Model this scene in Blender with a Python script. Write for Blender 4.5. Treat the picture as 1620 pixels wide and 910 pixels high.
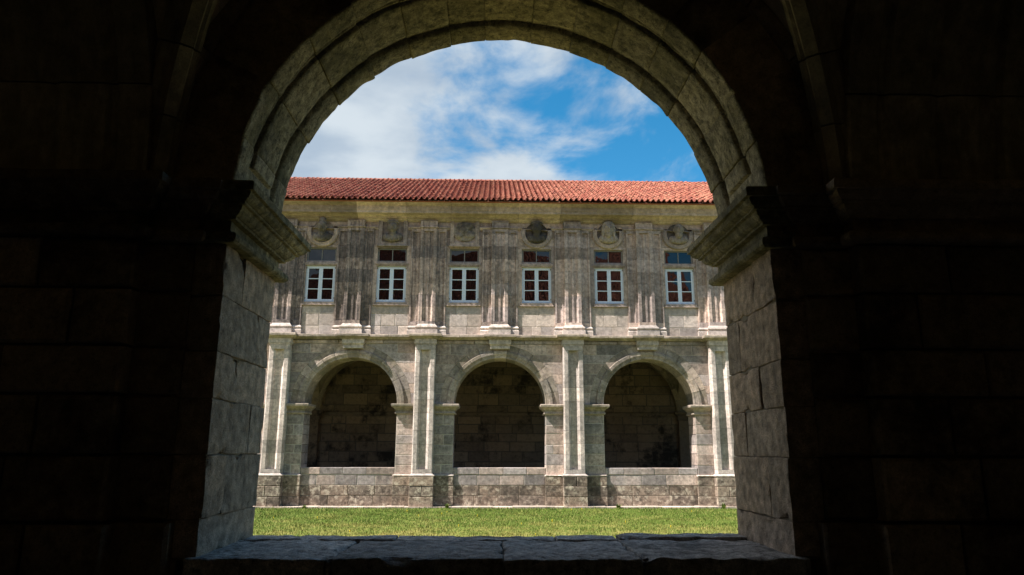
import bpy, math, random
import numpy as np
from mathutils import Matrix, Vector, noise
R = math.radians
rnd = random.Random(7)
scene = bpy.context.scene
for o in list(bpy.data.objects):
    bpy.data.objects.remove(o)
C = scene.collection

# ---------------------------------------------------------------- camera
EYE = Vector((-0.032, -3.751, 1.78))
PITCH, YAW, ROLL = R(12.94), R(1.394), R(0.141)
fw = Vector((math.sin(YAW)*math.cos(PITCH), math.cos(YAW)*math.cos(PITCH), math.sin(PITCH)))
ri = Vector((math.cos(YAW), -math.sin(YAW), 0))
up = ri.cross(fw)
ri2 = math.cos(ROLL)*ri + math.sin(ROLL)*up
up2 = -math.sin(ROLL)*ri + math.cos(ROLL)*up
cd = bpy.data.cameras.new('camera'); cam = bpy.data.objects.new('camera', cd); C.objects.link(cam)
cam.matrix_world = Matrix(((ri2.x, up2.x, -fw.x, EYE.x), (ri2.y, up2.y, -fw.y, EYE.y), (ri2.z, up2.z, -fw.z, EYE.z), (0, 0, 0, 1)))
cd.sensor_width = 36; cd.lens = 36*1116.57/1620; cd.clip_start = .05; cd.clip_end = 3000
scene.camera = cam

# ---------------------------------------------------------------- light
SUN = Vector((2.75, 1.0, -4.25)).normalized()          # direction the light travels
elev = math.asin(-SUN.z)
sd = bpy.data.lights.new('sun', 'SUN'); so = bpy.data.objects.new('sun', sd); C.objects.link(so)
so.rotation_euler = SUN.to_track_quat('-Z', 'Y').to_euler(); so.location = (-30, -15, 40)
sd.energy = 5.0; sd.angle = R(.53); sd.color = (1, .945, .87)
EXPOSURE = 1.3
world = bpy.data.worlds.new('World'); scene.world = world; world.use_nodes = True
nt = world.node_tree; nt.nodes.clear()
def N(nt, t, **k):
    n = nt.nodes.new(t)
    for a, b in k.items(): setattr(n, a, b)
    return n
def setin(n, **k):
    for a, b in k.items(): n.inputs[a.replace('_', ' ')].default_value = b
    return n
def math_node(nt, op, a, b=None, c=None, clamp=False):
    n = N(nt, 'ShaderNodeMath', operation=op, use_clamp=clamp)
    for i, v in enumerate((a, b, c)):
        if v is None: continue
        if isinstance(v, (int, float)): n.inputs[i].default_value = v
        else: nt.links.new(v, n.inputs[i])
    return n.outputs[0]
def vmul(nt, v, s, off=(0, 0, 0)):
    n = N(nt, 'ShaderNodeVectorMath', operation='MULTIPLY_ADD')
    nt.links.new(v, n.inputs[0]); n.inputs[1].default_value = s; n.inputs[2].default_value = off
    return n.outputs[0]
def noise_node(nt, v, scale, detail=4, rough=.55, dist=0.):
    n = N(nt, 'ShaderNodeTexNoise'); nt.links.new(v, n.inputs['Vector'])
    setin(n, Scale=scale, Detail=detail, Roughness=rough, Distortion=dist)
    return n.outputs['Fac']
def smooth(nt, v, a, b, lo=0., hi=1.):
    n = N(nt, 'ShaderNodeMapRange', interpolation_type='SMOOTHSTEP')
    nt.links.new(v, n.inputs[0])
    for i, x in enumerate((a, b, lo, hi)): n.inputs[i+1].default_value = x
    return n.outputs[0]
def mixc(nt, f, a, b, bt='MIX'):
    n = N(nt, 'ShaderNodeMix', data_type='RGBA', blend_type=bt)
    for sock, v in ((n.inputs[0], f), (n.inputs[6], a), (n.inputs[7], b)):
        if isinstance(v, (int, float)): sock.default_value = v
        elif isinstance(v, tuple): sock.default_value = (*v, 1) if len(v) == 3 else v
        else: nt.links.new(v, sock)
    return n.outputs[2]
sky = N(nt, 'ShaderNodeTexSky', sky_type='NISHITA', sun_disc=False)
sky.sun_elevation = elev; sky.sun_rotation = math.atan2(-SUN.x, -SUN.y)
sky.air_density = 1.0; sky.dust_density = 0.2; sky.ozone_density = 2.2; sky.altitude = 400
tc = N(nt, 'ShaderNodeTexCoord'); gv = tc.outputs['Generated']
sep = N(nt, 'ShaderNodeSeparateXYZ'); nt.links.new(gv, sep.inputs[0])
# clouds on a flat layer overhead: direction divided by height
zc_ = math_node(nt, 'MAXIMUM', math_node(nt, 'ADD', sep.outputs[2], .12), .05)
pl = N(nt, 'ShaderNodeVectorMath', operation='DIVIDE'); nt.links.new(gv, pl.inputs[0])
cb = N(nt, 'ShaderNodeCombineXYZ')
for i in range(3): nt.links.new(zc_, cb.inputs[i])
nt.links.new(cb.outputs[0], pl.inputs[1])
cv = pl.outputs[0]
CLOUD_OFF = (5.3, 4.1, 1.9)
cvo = vmul(nt, cv, (1, 1, 1), CLOUD_OFF)
nbig = noise_node(nt, cvo, 1.1, 2, .5)
nmid = noise_node(nt, vmul(nt, cv, (1, .75, 1), CLOUD_OFF), 4.2, 10, .56, .25)
bias = smooth(nt, sep.outputs[0], -.16, .27, .17, -.075)
dens = math_node(nt, 'ADD', math_node(nt, 'ADD', math_node(nt, 'MULTIPLY', nbig, .35), math_node(nt, 'MULTIPLY', nmid, .75)), bias)
cloud = smooth(nt, dens, .47, .68)
shade = smooth(nt, noise_node(nt, vmul(nt, cv, (1, 1, 1), (8, 2, 5)), 3.3, 6, .5), .35, .66)
ccol = mixc(nt, shade, (3.8, 4.55, 5.4), (5.95, 6.5, 6.9))
hs = N(nt, 'ShaderNodeHueSaturation'); hs.inputs['Hue'].default_value = .484; hs.inputs['Saturation'].default_value = 1.38; hs.inputs['Value'].default_value = 1.5
nt.links.new(sky.outputs[0], hs.inputs['Color'])
skyc = mixc(nt, math_node(nt, 'MULTIPLY', cloud, .93), hs.outputs[0], ccol)
bg = N(nt, 'ShaderNodeBackground'); bg.inputs['Strength'].default_value = .05
nt.links.new(skyc, bg.inputs['Color'])
wo = N(nt, 'ShaderNodeOutputWorld'); nt.links.new(bg.outputs[0], wo.inputs[0])
vs = scene.view_settings
vs.view_transform = 'Standard'; vs.look = 'None'; vs.exposure = EXPOSURE; vs.gamma = 1; vs.use_curve_mapping = False
scene.render.engine = 'CYCLES'
scene.cycles.max_bounces = 8; scene.cycles.diffuse_bounces = 5

# ---------------------------------------------------------------- materials
def new_mat(name):
    m = bpy.data.materials.new(name); m.use_nodes = True
    nt = m.node_tree; b = nt.nodes['Principled BSDF']
    return m, nt, b
def stone(name, c1, c2, dark=(.05, .045, .042), stain=.5, streak=0., tint=.35, val=.35, grain=.35, bump=.25, bscale=1., rough=.9,
          lichen=0., lcol=(.5, .48, .4), moss=0., mcol=(.13, .12, .045), xbias=None, pock=0., dvec=1., island=False, lscale=16, pscale=26, joints=None):
    m, nt, b = new_mat(name)
    if name != 'arch_soffit_stone': c1, c2 = [tuple(a*k for a, k in zip(c, (1.02, .97, 1.0))) for c in (c1, c2)]
    g = N(nt, 'ShaderNodeNewGeometry'); P = g.outputs['Position']
    if island: r = g.outputs['Random Per Island']
    else: r = N(nt, 'ShaderNodeObjectInfo').outputs['Random']
    r2 = math_node(nt, 'FRACT', math_node(nt, 'MULTIPLY', r, 37.7)); r3 = math_node(nt, 'FRACT', math_node(nt, 'MULTIPLY', r, 91.3))
    # shift the fine pattern per stone so that it never runs on across a joint
    sh = N(nt, 'ShaderNodeCombineXYZ'); nt.links.new(math_node(nt, 'MULTIPLY', r, 13.), sh.inputs[0]); nt.links.new(math_node(nt, 'MULTIPLY', r2, 9.), sh.inputs[1])
    ad = N(nt, 'ShaderNodeVectorMath', operation='ADD'); nt.links.new(P, ad.inputs[0]); nt.links.new(sh.outputs[0], ad.inputs[1]); PS = ad.outputs[0]
    n1 = noise_node(nt, P, 1.1*dvec, 5, .6); n2 = noise_node(nt, PS, 9*bscale, 8, .68); n3 = noise_node(nt, PS, 70*bscale, 4, .7)
    f = math_node(nt, 'ADD', math_node(nt, 'MULTIPLY', math_node(nt, 'SUBTRACT', n1, .5), 2.2), math_node(nt, 'MULTIPLY_ADD', math_node(nt, 'SUBTRACT', r, .5), tint*2.4, .5), clamp=True)
    col = mixc(nt, f, c1, c2)
    v = math_node(nt, 'MULTIPLY_ADD', math_node(nt, 'SUBTRACT', r2, .5), val, 1.)
    v = math_node(nt, 'MULTIPLY', v, math_node(nt, 'MULTIPLY_ADD', math_node(nt, 'SUBTRACT', n2, .5), grain*3., 1.))
    v = math_node(nt, 'MULTIPLY', v, math_node(nt, 'MULTIPLY_ADD', math_node(nt, 'SUBTRACT', n3, .5), grain*1.8, 1.))
    vc = N(nt, 'ShaderNodeCombineXYZ')
    for i in range(3): nt.links.new(v, vc.inputs[i])
    col = mixc(nt, 1., col, vc.outputs[0], 'MULTIPLY')
    if moss:
        mm = math_node(nt, 'MULTIPLY', smooth(nt, math_node(nt, 'ADD', noise_node(nt, P, 2.3*dvec, 7, .65), math_node(nt, 'MULTIPLY', math_node(nt, 'SUBTRACT', r3, .5), .22)), .42, .68), moss)
        col = mixc(nt, mm, col, mcol)
    if lichen:
        l = noise_node(nt, PS, lscale*bscale, 6, .75)
        col = mixc(nt, math_node(nt, 'MULTIPLY', smooth(nt, l, .51, .62), lichen), col, lcol)
    if stain:
        big = noise_node(nt, vmul(nt, P, (1, 1, .8), (11, 3, 7)), .75*dvec, 4, .6)
        med = noise_node(nt, vmul(nt, P, (1, 1, 1), (2, 5, 1)), 5*bscale, 8, .7)
        s = math_node(nt, 'ADD', math_node(nt, 'MULTIPLY', big, .62), math_node(nt, 'MULTIPLY', med, .42))
        s = math_node(nt, 'ADD', s, math_node(nt, 'MULTIPLY', math_node(nt, 'SUBTRACT', r3, .5), .12))
        col = mixc(nt, math_node(nt, 'MULTIPLY', smooth(nt, s, .50, .66), stain), col, dark)
    if streak:
        st = noise_node(nt, vmul(nt, P, (7, 7, .42), (1, 1, 4)), 1.6, 6, .68)
        bigs = noise_node(nt, vmul(nt, P, (1, 1, .6), (5, 9, 2)), .55, 3, .5)
        s = math_node(nt, 'ADD', math_node(nt, 'MULTIPLY', st, .62), math_node(nt, 'MULTIPLY', bigs, .5))
        if xbias:
            sx = N(nt, 'ShaderNodeSeparateXYZ'); nt.links.new(P, sx.inputs[0])
            s = math_node(nt, 'ADD', s, smooth(nt, sx.outputs[0], xbias[0], xbias[1], xbias[2], xbias[3]))
        brk = smooth(nt, noise_node(nt, PS, 10, 6, .7), .3, .62, .25, 1.)
        col = mixc(nt, math_node(nt, 'MULTIPLY', math_node(nt, 'MULTIPLY', smooth(nt, s, .53, .68), brk), streak), col, dark)
    if pock:
        pk = noise_node(nt, PS, pscale*bscale, 5, .8)
        col = mixc(nt, math_node(nt, 'MULTIPLY', smooth(nt, pk, .51, .64), pock), col, dark)
    nt.links.new(col, b.inputs['Base Color'])
    b.inputs['Roughness'].default_value = rough; b.inputs['Specular IOR Level'].default_value = .25
    h = math_node(nt, 'ADD', math_node(nt, 'MULTIPLY', n2, 1.), math_node(nt, 'MULTIPLY', n3, .35))
    bp = N(nt, 'ShaderNodeBump'); bp.inputs['Strength'].default_value = bump; bp.inputs['Distance'].default_value = .03
    nt.links.new(h, bp.inputs['Height']); nt.links.new(bp.outputs[0], b.inputs['Normal'])
    return m
def plain(name, col, rough=.6, bump=0., var=.15, scale=20, spec=.4):
    m, nt, b = new_mat(name)
    P = N(nt, 'ShaderNodeNewGeometry').outputs['Position']
    n = noise_node(nt, P, scale, 6, .65)
    c = mixc(nt, n, tuple(x*(1-var*1.6) for x in col), tuple(min(1, x*(1+var)) for x in col))
    nt.links.new(c, b.inputs['Base Color']); b.inputs['Roughness'].default_value = rough; b.inputs['Specular IOR Level'].default_value = spec
    if bump:
        bp = N(nt, 'ShaderNodeBump'); bp.inputs['Strength'].default_value = bump; bp.inputs['Distance'].default_value = .02
        nt.links.new(n, bp.inputs['Height']); nt.links.new(bp.outputs[0], b.inputs['Normal'])
    return m
M = {}
M['ashlar'] = stone('lower_ashlar', (.475, .385, .32), (.31, .278, .258), stain=.55, streak=.3, tint=.9, val=.55, grain=.8, lichen=.2, lscale=8, dark=(.075, .068, .062))
M['archivolt'] = stone('archivolt_stone', (.40, .335, .27), (.28, .25, .215), stain=.5, tint=.6, val=.45, grain=.8, moss=.4, mcol=(.15, .13, .07), dark=(.07, .065, .052))
M['upper'] = stone('upper_ashlar', (.46, .37, .305), (.36, .302, .268), stain=.5, streak=.5, tint=.8, val=.5, grain=.75, xbias=(-8, 5, .03, -.09), dark=(.08, .07, .064))
M['apron'] = stone('apron_stone', (.48, .415, .35), (.40, .36, .325), stain=.2, tint=.9, val=.45, grain=.6)
M['pil_up'] = stone('upper_pilaster_stone', (.475, .38, .315), (.37, .312, .282), stain=.5, streak=.8, tint=.8, val=.55, grain=.8, xbias=(-7.5, 6, .09, -.07), dark=(.062, .054, .052))
M['pil_low'] = stone('lower_pilaster_stone', (.60, .525, .455), (.47, .425, .38), stain=.36, streak=.35, tint=.5, val=.3, grain=.7, dark=(.10, .092, .083))
M['plinth'] = stone('plinth_stone', (.29, .225, .165), (.20, .165, .13), stain=.85, tint=.35, val=.25, grain=.9, lichen=.9, lscale=4.5, lcol=(.50, .43, .34), pock=.8, pscale=6, dark=(.05, .04, .032))
M['cornice'] = stone('cornice_stone', (.49, .40, .31), (.38, .31, .235), stain=.45, tint=.9, val=.5, grain=.6, moss=.25, mcol=(.27, .205, .115), dark=(.09, .072, .045))
M['string'] = stone('string_course_stone', (.42, .355, .285), (.31, .27, .22), stain=.5, tint=.45, val=.3, grain=.7, moss=.4, mcol=(.14, .125, .07), dark=(.065, .06, .048))
M['medal'] = stone('carved_stone', (.30, .26, .21), (.20, .175, .145), stain=.85, tint=.7, val=.5, grain=.6, bscale=1.3, dark=(.05, .044, .04))
M['mortar'] = plain('lime_mortar', (.52, .46, .40), .95, .2)
M['mortar_brown'] = plain('earthy_mortar', (.22, .18, .135), .95, .2)
M['mortar_dark'] = plain('dirty_mortar', (.10, .09, .075), .95, .2)
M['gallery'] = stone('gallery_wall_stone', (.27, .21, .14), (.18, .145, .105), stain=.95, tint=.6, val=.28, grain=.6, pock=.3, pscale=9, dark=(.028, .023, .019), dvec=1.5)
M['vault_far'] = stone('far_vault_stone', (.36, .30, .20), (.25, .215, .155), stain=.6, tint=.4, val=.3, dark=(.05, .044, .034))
M['jamb'] = stone('jamb_stone', (.57, .43, .305), (.45, .36, .27), stain=.5, streak=.5, tint=.6, val=.32, grain=1.2, bump=.9, bscale=2.0, lichen=.25, lscale=12, lcol=(.50, .46, .39), pock=.6, pscale=18, dark=(.09, .075, .06), dvec=2.)
M['soffit'] = stone('arch_soffit_stone', (.385, .315, .205), (.28, .235, .16), stain=.7, tint=.6, val=.4, grain=1.2, bump=.9, bscale=2.0, moss=.5, mcol=(.165, .14, .058), pock=.75, pscale=12, dark=(.05, .046, .028), dvec=2.)
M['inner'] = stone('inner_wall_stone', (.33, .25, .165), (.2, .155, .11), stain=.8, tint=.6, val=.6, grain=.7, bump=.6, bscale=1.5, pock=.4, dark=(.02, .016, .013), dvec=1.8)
M['vault'] = stone('vault_stone', (.42, .355, .235), (.28, .24, .165), stain=.55, tint=.4, streak=.5, val=.35, grain=.5, bump=.4, bscale=1.4, dark=(.05, .043, .03), dvec=1.5)
M['sill'] = stone('sill_stone', (.52, .485, .44), (.37, .35, .325), stain=.6, tint=.4, val=.25, grain=1.2, bump=1., bscale=1.6, pock=.7, pscale=14, lichen=.35, lcol=(.46, .455, .43), dark=(.045, .043, .04), dvec=3.)
M['kerb'] = stone('kerb_stone', (.47, .40, .33), (.36, .31, .26), stain=.3, tint=.4, val=.3, pock=.2)
M['white'] = plain('white_painted_wood', (.72, .79, .92), .45, 0, .05, 9)
M['greywood'] = plain('weathered_grey_wood', (.22, .205, .19), .75, .2, .25, 30)
M['floor'] = plain('gallery_floor_slabs', (.30, .255, .20), .85, .3, .3, 3)
M['plaster'] = plain('upper_wall_render', (.34, .31, .26), .9, .2, .2, 2)
M['flower'] = plain('yellow_petal', (.75, .55, .03), .7)
# window glass: opaque near-black base stands in for the dark room, old slightly wavy panes
m, nt, b = new_mat('old_window_glass'); M['glass'] = m
P = N(nt, 'ShaderNodeNewGeometry').outputs['Position']
b.inputs['Base Color'].default_value = (.006, .005, .005, 1); b.inputs['Roughness'].default_value = .015; b.inputs['IOR'].default_value = 1.6
bp = N(nt, 'ShaderNodeBump'); bp.inputs['Strength'].default_value = .06; bp.inputs['Distance'].default_value = .05
nt.links.new(noise_node(nt, P, 2.6, 1, .4), bp.inputs['Height']); nt.links.new(bp.outputs[0], b.inputs['Normal'])
# roof tiles
def tile_mat(name, island):
    m, nt, b = new_mat(name)
    g = N(nt, 'ShaderNodeNewGeometry'); P = g.outputs['Position']
    r = g.outputs['Random Per Island'] if island else N(nt, 'ShaderNodeObjectInfo').outputs['Random']
    r2 = math_node(nt, 'FRACT', math_node(nt, 'MULTIPLY', r, 41.3))
    c = mixc(nt, r, (.27, .072, .048), (.40, .155, .10))
    c = mixc(nt, math_node(nt, 'MULTIPLY', smooth(nt, r2, .7, 1.), .6), c, (.15, .045, .035))
    n = noise_node(nt, P, 2.2, 6, .6)
    c = mixc(nt, math_node(nt, 'MULTIPLY', smooth(nt, n, .5, .72), .45), c, (.32, .22, .13))
    c = mixc(nt, math_node(nt, 'MULTIPLY', smooth(nt, noise_node(nt, P, 13, 6, .75), .48, .64), .6), c, (.10, .045, .035))
    nt.links.new(c, b.inputs['Base Color']); b.inputs['Roughness'].default_value = .85; b.inputs['Specular IOR Level'].default_value = .25
    return m
M['tile'] = tile_mat('clay_tile', False); M['tiles'] = tile_mat('clay_tiles', True)
# grass
def grass_mat(name, island):
    m, nt, b = new_mat(name)
    g = N(nt, 'ShaderNodeNewGeometry'); P = g.outputs['Position']
    n = noise_node(nt, P, .8, 5, .6); n2 = noise_node(nt, P, 6, 4, .6)
    s = N(nt, 'ShaderNodeSeparateXYZ'); nt.links.new(P, s.inputs[0])
    dry = math_node(nt, 'ADD', math_node(nt, 'MULTIPLY_ADD', n, .6, math_node(nt, 'MULTIPLY', n2, .5)), smooth(nt, s.outputs[1], 8, 18.5, .12, -.10))
    c = mixc(nt, smooth(nt, dry, .45, .78), (.085, .125, .018), (.27, .225, .07))
    if island:
        c = mixc(nt, smooth(nt, g.outputs['Random Per Island'], .70, 1.), c, (.30, .27, .09))
        c = mixc(nt, math_node(nt, 'MULTIPLY', smooth(nt, g.outputs['Random Per Island'], .35, .0), .6), c, (.035, .085, .01))
    nt.links.new(c, b.inputs['Base Color']); b.inputs['Roughness'].default_value = .7; b.inputs['Specular IOR Level'].default_value = .2
    return m
M['grass'] = grass_mat('grass_blade', True); M['lawn'] = grass_mat('lawn_turf', False)
M['ground'] = plain('far_ground', (.11, .12, .05), .95, 0, .3, .3)

# ---------------------------------------------------------------- mesh helpers
def link(name, me, mat=None, parent=None, smooth_=False):
    o = bpy.data.objects.new(name, me); C.objects.link(o)
    if mat: me.materials.append(M[mat] if isinstance(mat, str) else mat)
    if parent: o.parent = parent
    if smooth_: me.polygons.foreach_set('use_smooth', [True]*len(me.polygons))
    return o
def mk(name, vs_, fs, mat, parent=None, smooth_=False):
    me = bpy.data.meshes.new(name); me.from_pydata(vs_, [], fs); me.update()
    return link(name, me, mat, parent, smooth_)
def empty(name, loc=(0, 0, 0), parent=None):
    o = bpy.data.objects.new(name, None); C.objects.link(o); o.location = loc; o.empty_display_size = .3
    if parent: o.parent = parent
    return o
def tag(o, label=None, cat=None, kind=None, group=None):
    for k, v in (('label', label), ('category', cat), ('kind', kind), ('group', group)):
        if v: o[k] = v
    return o
class MB:
    def __init__(s): s.v = []; s.f = []
    def add(s, v, f):
        n = len(s.v); s.v += v; s.f += [tuple(i+n for i in q) for q in f]
    def box(s, x0, x1, y0, y1, z0, z1):
        v = [(x, y, z) for z in (z0, z1) for y in (y0, y1) for x in (x0, x1)]
        s.add(v, [(0, 2, 3, 1), (4, 5, 7, 6), (0, 1, 5, 4), (2, 6, 7, 3), (0, 4, 6, 2), (1, 3, 7, 5)])
    def build(s, name, mat, parent=None, smooth_=False): return mk(name, s.v, s.f, mat, parent, smooth_)
J = lambda a: rnd.uniform(-a, a)
def block(name, parent, x0, x1, z0, z1, yf, dep, mat, g=.008, b=.010, jit=.005):
    x0 += g; x1 -= g; z0 += g; z1 -= g; yf += J(jit)
    c = [(x0, z0), (x1, z0), (x1, z1), (x0, z1)]
    mx, mz = (x0+x1)/2, (z0+z1)/2
    v = [(x, yf+dep, z) for x, z in c] + [(x, yf+b, z) for x, z in c]
    v += [(x+(b if x < mx else -b)*(1+J(.6)), yf+J(.002), z+(b if z < mz else -b)*(1+J(.6))) for x, z in c]
    f = [(8, 9, 10, 11)]
    for k in range(4):
        n = (k+1) % 4
        f += [(k, n, n+4, k+4), (k+4, n+4, n+8, k+8)]
    return mk(name, v, f, mat, parent)
def poly_block(name, parent, poly, yf, dep, mat, b=.009, jit=.004):
    yf += J(jit); n = len(poly)
    cx = sum(p[0] for p in poly)/n; cz = sum(p[1] for p in poly)/n
    ins = []
    for x, z in poly:
        d = math.hypot(x-cx, z-cz) or 1; ins.append((x-(x-cx)/d*b, z-(z-cz)/d*b))
    v = [(x, yf+dep, z) for x, z in poly] + [(x, yf+b, z) for x, z in poly] + [(x, yf, z) for x, z in ins]
    f = [tuple(range(2*n, 3*n))]
    for k in range(n):
        q = (k+1) % n; f += [(k, q, q+n, k+n), (k+n, q+n, q+2*n, k+2*n)]
    return mk(name, v, f, mat, parent)
def sweep(name, parent, path, prof, mat, sub=0, jit=0., smooth_=False, chips=None):
    """profile (out, z) carried along a plan path; outward is to the right of travel"""
    if sub:
        p2 = []
        for (a, c_) in zip(path[:-1], path[1:]):
            L = math.dist(a, c_); k = max(1, int(L/sub))
            p2 += [(a[0]+(c_[0]-a[0])*i/k, a[1]+(c_[1]-a[1])*i/k) for i in range(k)]
        path = p2+[path[-1]]
    n = len(path); v = []; m_ = len(prof)
    for i, p in enumerate(path):
        def nor(a, b_):
            d = Vector((b_[0]-a[0], b_[1]-a[1])).normalized(); return Vector((d.y, -d.x))
        n1 = nor(path[i-1], p) if i else nor(p, path[1])
        n2 = nor(p, path[i+1]) if i < n-1 else n1
        mi = (n1+n2)/(1+n1.dot(n2))
        for o, z in prof:
            w = Vector((p[0]+mi.x*o, p[1]+mi.y*o, z))
            if jit: w += noise.noise_vector(w*7)*jit + noise.noise_vector(w*23)*jit*.5
            v.append(tuple(w))
    f = []
    for i in range(n-1):
        for k in range(m_-1):
            a = i*m_+k; f.append((a, a+m_, a+m_+1, a+1))
        f.append((i*m_+m_-1, (i+1)*m_+m_-1, (i+1)*m_, i*m_))
    f.append(tuple(range(m_))); f.append(tuple(range((n-1)*m_, n*m_))[::-1])
    return mk(name, v, f, mat, parent, smooth_)
def extrude_plan(name, parent, pts, z0, z1, mat, g=.003):
    n = len(pts); z0 += g; z1 -= g
    v = [(x, y, z0) for x, y in pts]+[(x, y, z1) for x, y in pts]
    f = [(k, (k+1) % n, (k+1) % n+n, k+n) for k in range(n)]
    f += [tuple(range(n))[::-1], tuple(range(n, 2*n))]
    return mk(name, v, f, mat, parent)
def rough_block(name, parent, x0, x1, y0, y1, z0, z1, mat, res=.05, rad=.012, amp=.006, g=.003, seed=0, chip=.015):
    lo = Vector((x0+g, y0+g, z0+g)); hi = Vector((x1-g, y1-g, z1-g)); d = hi-lo
    mb = MB(); sd_ = Vector((seed*3.1, seed*1.7, seed*.9))
    def axis(L):
        k = max(2, int(L/res)); e = min(rad*1.3/L, .2)
        return [0, e*.5, e]+[e+(1-2*e)*i/k for i in range(1, k)]+[1-e, 1-e*.5, 1]
    for ax in range(3):
        for s in (0, 1):
            u, w_ = (ax+1) % 3, (ax+2) % 3
            U, W = axis(d[u]), axis(d[w_]); base = len(mb.v)
            for a in U:
                for c_ in W:
                    p = Vector((0, 0, 0)); p[ax] = s; p[u] = a; p[w_] = c_
                    q = Vector((lo[i]+p[i]*d[i] for i in range(3)))
                    r_ = min(rad, min(d)*.3)
                    inn = Vector((min(max(q[i], lo[i]+r_), hi[i]-r_) for i in range(3)))
                    dl = q-inn
                    if dl.length > 1e-6: q = inn+dl.normalized()*r_
                    edge = sum(1 for i in range(3) if q[i] < lo[i]+r_*1.6 or q[i] > hi[i]-r_*1.6)
                    nv = noise.noise_vector(q*9+sd_)*amp + noise.noise_vector(q*27+sd_)*amp*.5
                    q = q+nv
                    if edge >= 2:
                        c2 = max(0., noise.noise(q*6+sd_*2)-.12)*chip*4
                        q += (inn-q).normalized()*c2 if (inn-q).length > 1e-6 else Vector()
                    mb.v.append(tuple(q))
            nw = len(W)
            for i in range(len(U)-1):
                for k in range(nw-1):
                    a = base+i*nw+k; q = (a, a+nw, a+nw+1, a+1)
                    mb.f.append(q if s else q[::-1])
    return mb.build(name, mat, parent, True)
def courses(z0, z1, h, j=.04):
    n = max(1, round((z1-z0)/h)); zs = [z0+(z1-z0)*i/n for i in range(n+1)]
    return [z0]+[z+J(j) for z in zs[1:-1]]+[z1]
def splits(x0, x1, w):
    n = max(1, round((x1-x0)/w*(1+J(.2)))); xs = [x0+(x1-x0)*i/n for i in range(n+1)]
    return [x0]+[x+J((x1-x0)/n*.22) for x in xs[1:-1]]+[x1]
def wall_blocks(parent, name, x0, x1, zs, yf, dep, w, mat, **k):
    out = []
    for a, b_ in zip(zs[:-1], zs[1:]):
        xs = splits(x0, x1, w)
        for c_, d in zip(xs[:-1], xs[1:]): out.append(block(name, parent, c_, d, a, b_, yf, dep, mat, **k))
    return out
def arc_x(xc, zc, Rr, z): return math.sqrt(max(0, Rr*Rr-(z-zc)**2))
def spandrel(parent, name, xl, xc, xr, zc, Rr, zs, yf, dep, mat, w=.9, g=.006, **k):
    for a, b_ in zip(zs[:-1], zs[1:]):
        for s in (-1, 1):
            xo = xl if s < 0 else xr
            zz = [a+g+(b_-a-2*g)*i/5 for i in range(6)]
            arc = [(xc+s*(arc_x(xc, zc, Rr+g, z) if z-zc < Rr+g else 0)+s*(0.0 if z-zc < Rr else g), z) for z in zz]
            near = min(abs(p[0]-xo) for p in arc); far = max(abs(p[0]-xo) for p in arc)
            cut = None
            if near > .8: cut = xo - s*near*rnd.uniform(.42, .6)
            e = xo if cut is None else cut
            if far < .03: continue
            poly = [(e-s*g, a+g)]+arc+[(e-s*g, b_-g)]
            if s > 0: poly = poly[::-1]
            # front must face -y
            poly_block(name, parent, poly[::-1] if s < 0 else poly[::-1], yf, dep, mat, **k)
            if cut is not None:
                block(name, parent, min(xo, cut), max(xo, cut), a, b_, yf, dep, mat, g=g)
def fix_normals():
    import bmesh
    done = set()
    for o in bpy.data.objects:
        if o.type == 'MESH' and o.data.name not in done and len(o.data.polygons) < 20000 and not o.get('keepn'):
            done.add(o.data.name)
            bm = bmesh.new(); bm.from_mesh(o.data); bmesh.ops.recalc_face_normals(bm, faces=bm.faces); bm.to_mesh(o.data); bm.free()

# ---------------------------------------------------------------- setting
ground = mk('ground', [(-900, -900, -.06), (900, -900, -.06), (900, 900, -.06), (-900, 900, -.06)], [(0, 1, 2, 3)], 'ground'); tag(ground, kind='structure')
D = 19.6; T = .855
mb = MB(); nx, ny = 60, 50
vv = [(-13.5+27*i/nx, .9+(D-.42-.9)*k/ny, .012*noise.noise(Vector((i*.4, k*.4, 3)))) for k in range(ny+1) for i in range(nx+1)]
lawn = mk('lawn', vv, [(k*(nx+1)+i, k*(nx+1)+i+1, (k+1)*(nx+1)+i+1, (k+1)*(nx+1)+i) for k in range(ny) for i in range(nx)], 'lawn', None, True); tag(lawn, kind='structure')
# grass blades
rs = np.random.RandomState(3); nb = 150000
gx = rs.uniform(-11, 11, nb); gy = D-.43-(rs.uniform(0, 1, nb)**1.0)*11.0
cl = np.array([noise.noise(Vector((x*2.1, y*2.1, 5))) for x, y in zip(gx, gy)])
h = rs.uniform(.025, .055, nb)*(1+cl*.55); edge = gy > D-.60; h[edge] *= 1.5
ang = rs.uniform(0, 6.28, nb); wd = rs.uniform(.004, .009, nb)*1.2; le = rs.uniform(.0, .9, nb)*h; la = rs.uniform(0, 6.28, nb)
co = np.zeros((nb, 3, 3), np.float32)
for k, s in ((0, -1), (1, 1)):
    co[:, k, 0] = gx+s*np.cos(ang)*wd; co[:, k, 1] = gy+s*np.sin(ang)*wd; co[:, k, 2] = -.006
co[:, 2, 0] = gx+np.cos(la)*le; co[:, 2, 1] = gy+np.sin(la)*le; co[:, 2, 2] = h
me = bpy.data.meshes.new('grass'); me.vertices.add(nb*3); me.vertices.foreach_set('co', co.ravel())
me.loops.add(nb*3); me.loops.foreach_set('vertex_index', np.arange(nb*3, dtype=np.int32))
me.polygons.add(nb); me.polygons.foreach_set('loop_start', np.arange(0, nb*3, 3, dtype=np.int32)); me.update(calc_edges=True)
grass = link('grass', me, 'grass'); grass['keepn'] = 1
tag(grass, 'short mown green grass with dry yellow tips covering the courtyard', 'grass', 'stuff')
mb = MB()
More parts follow.
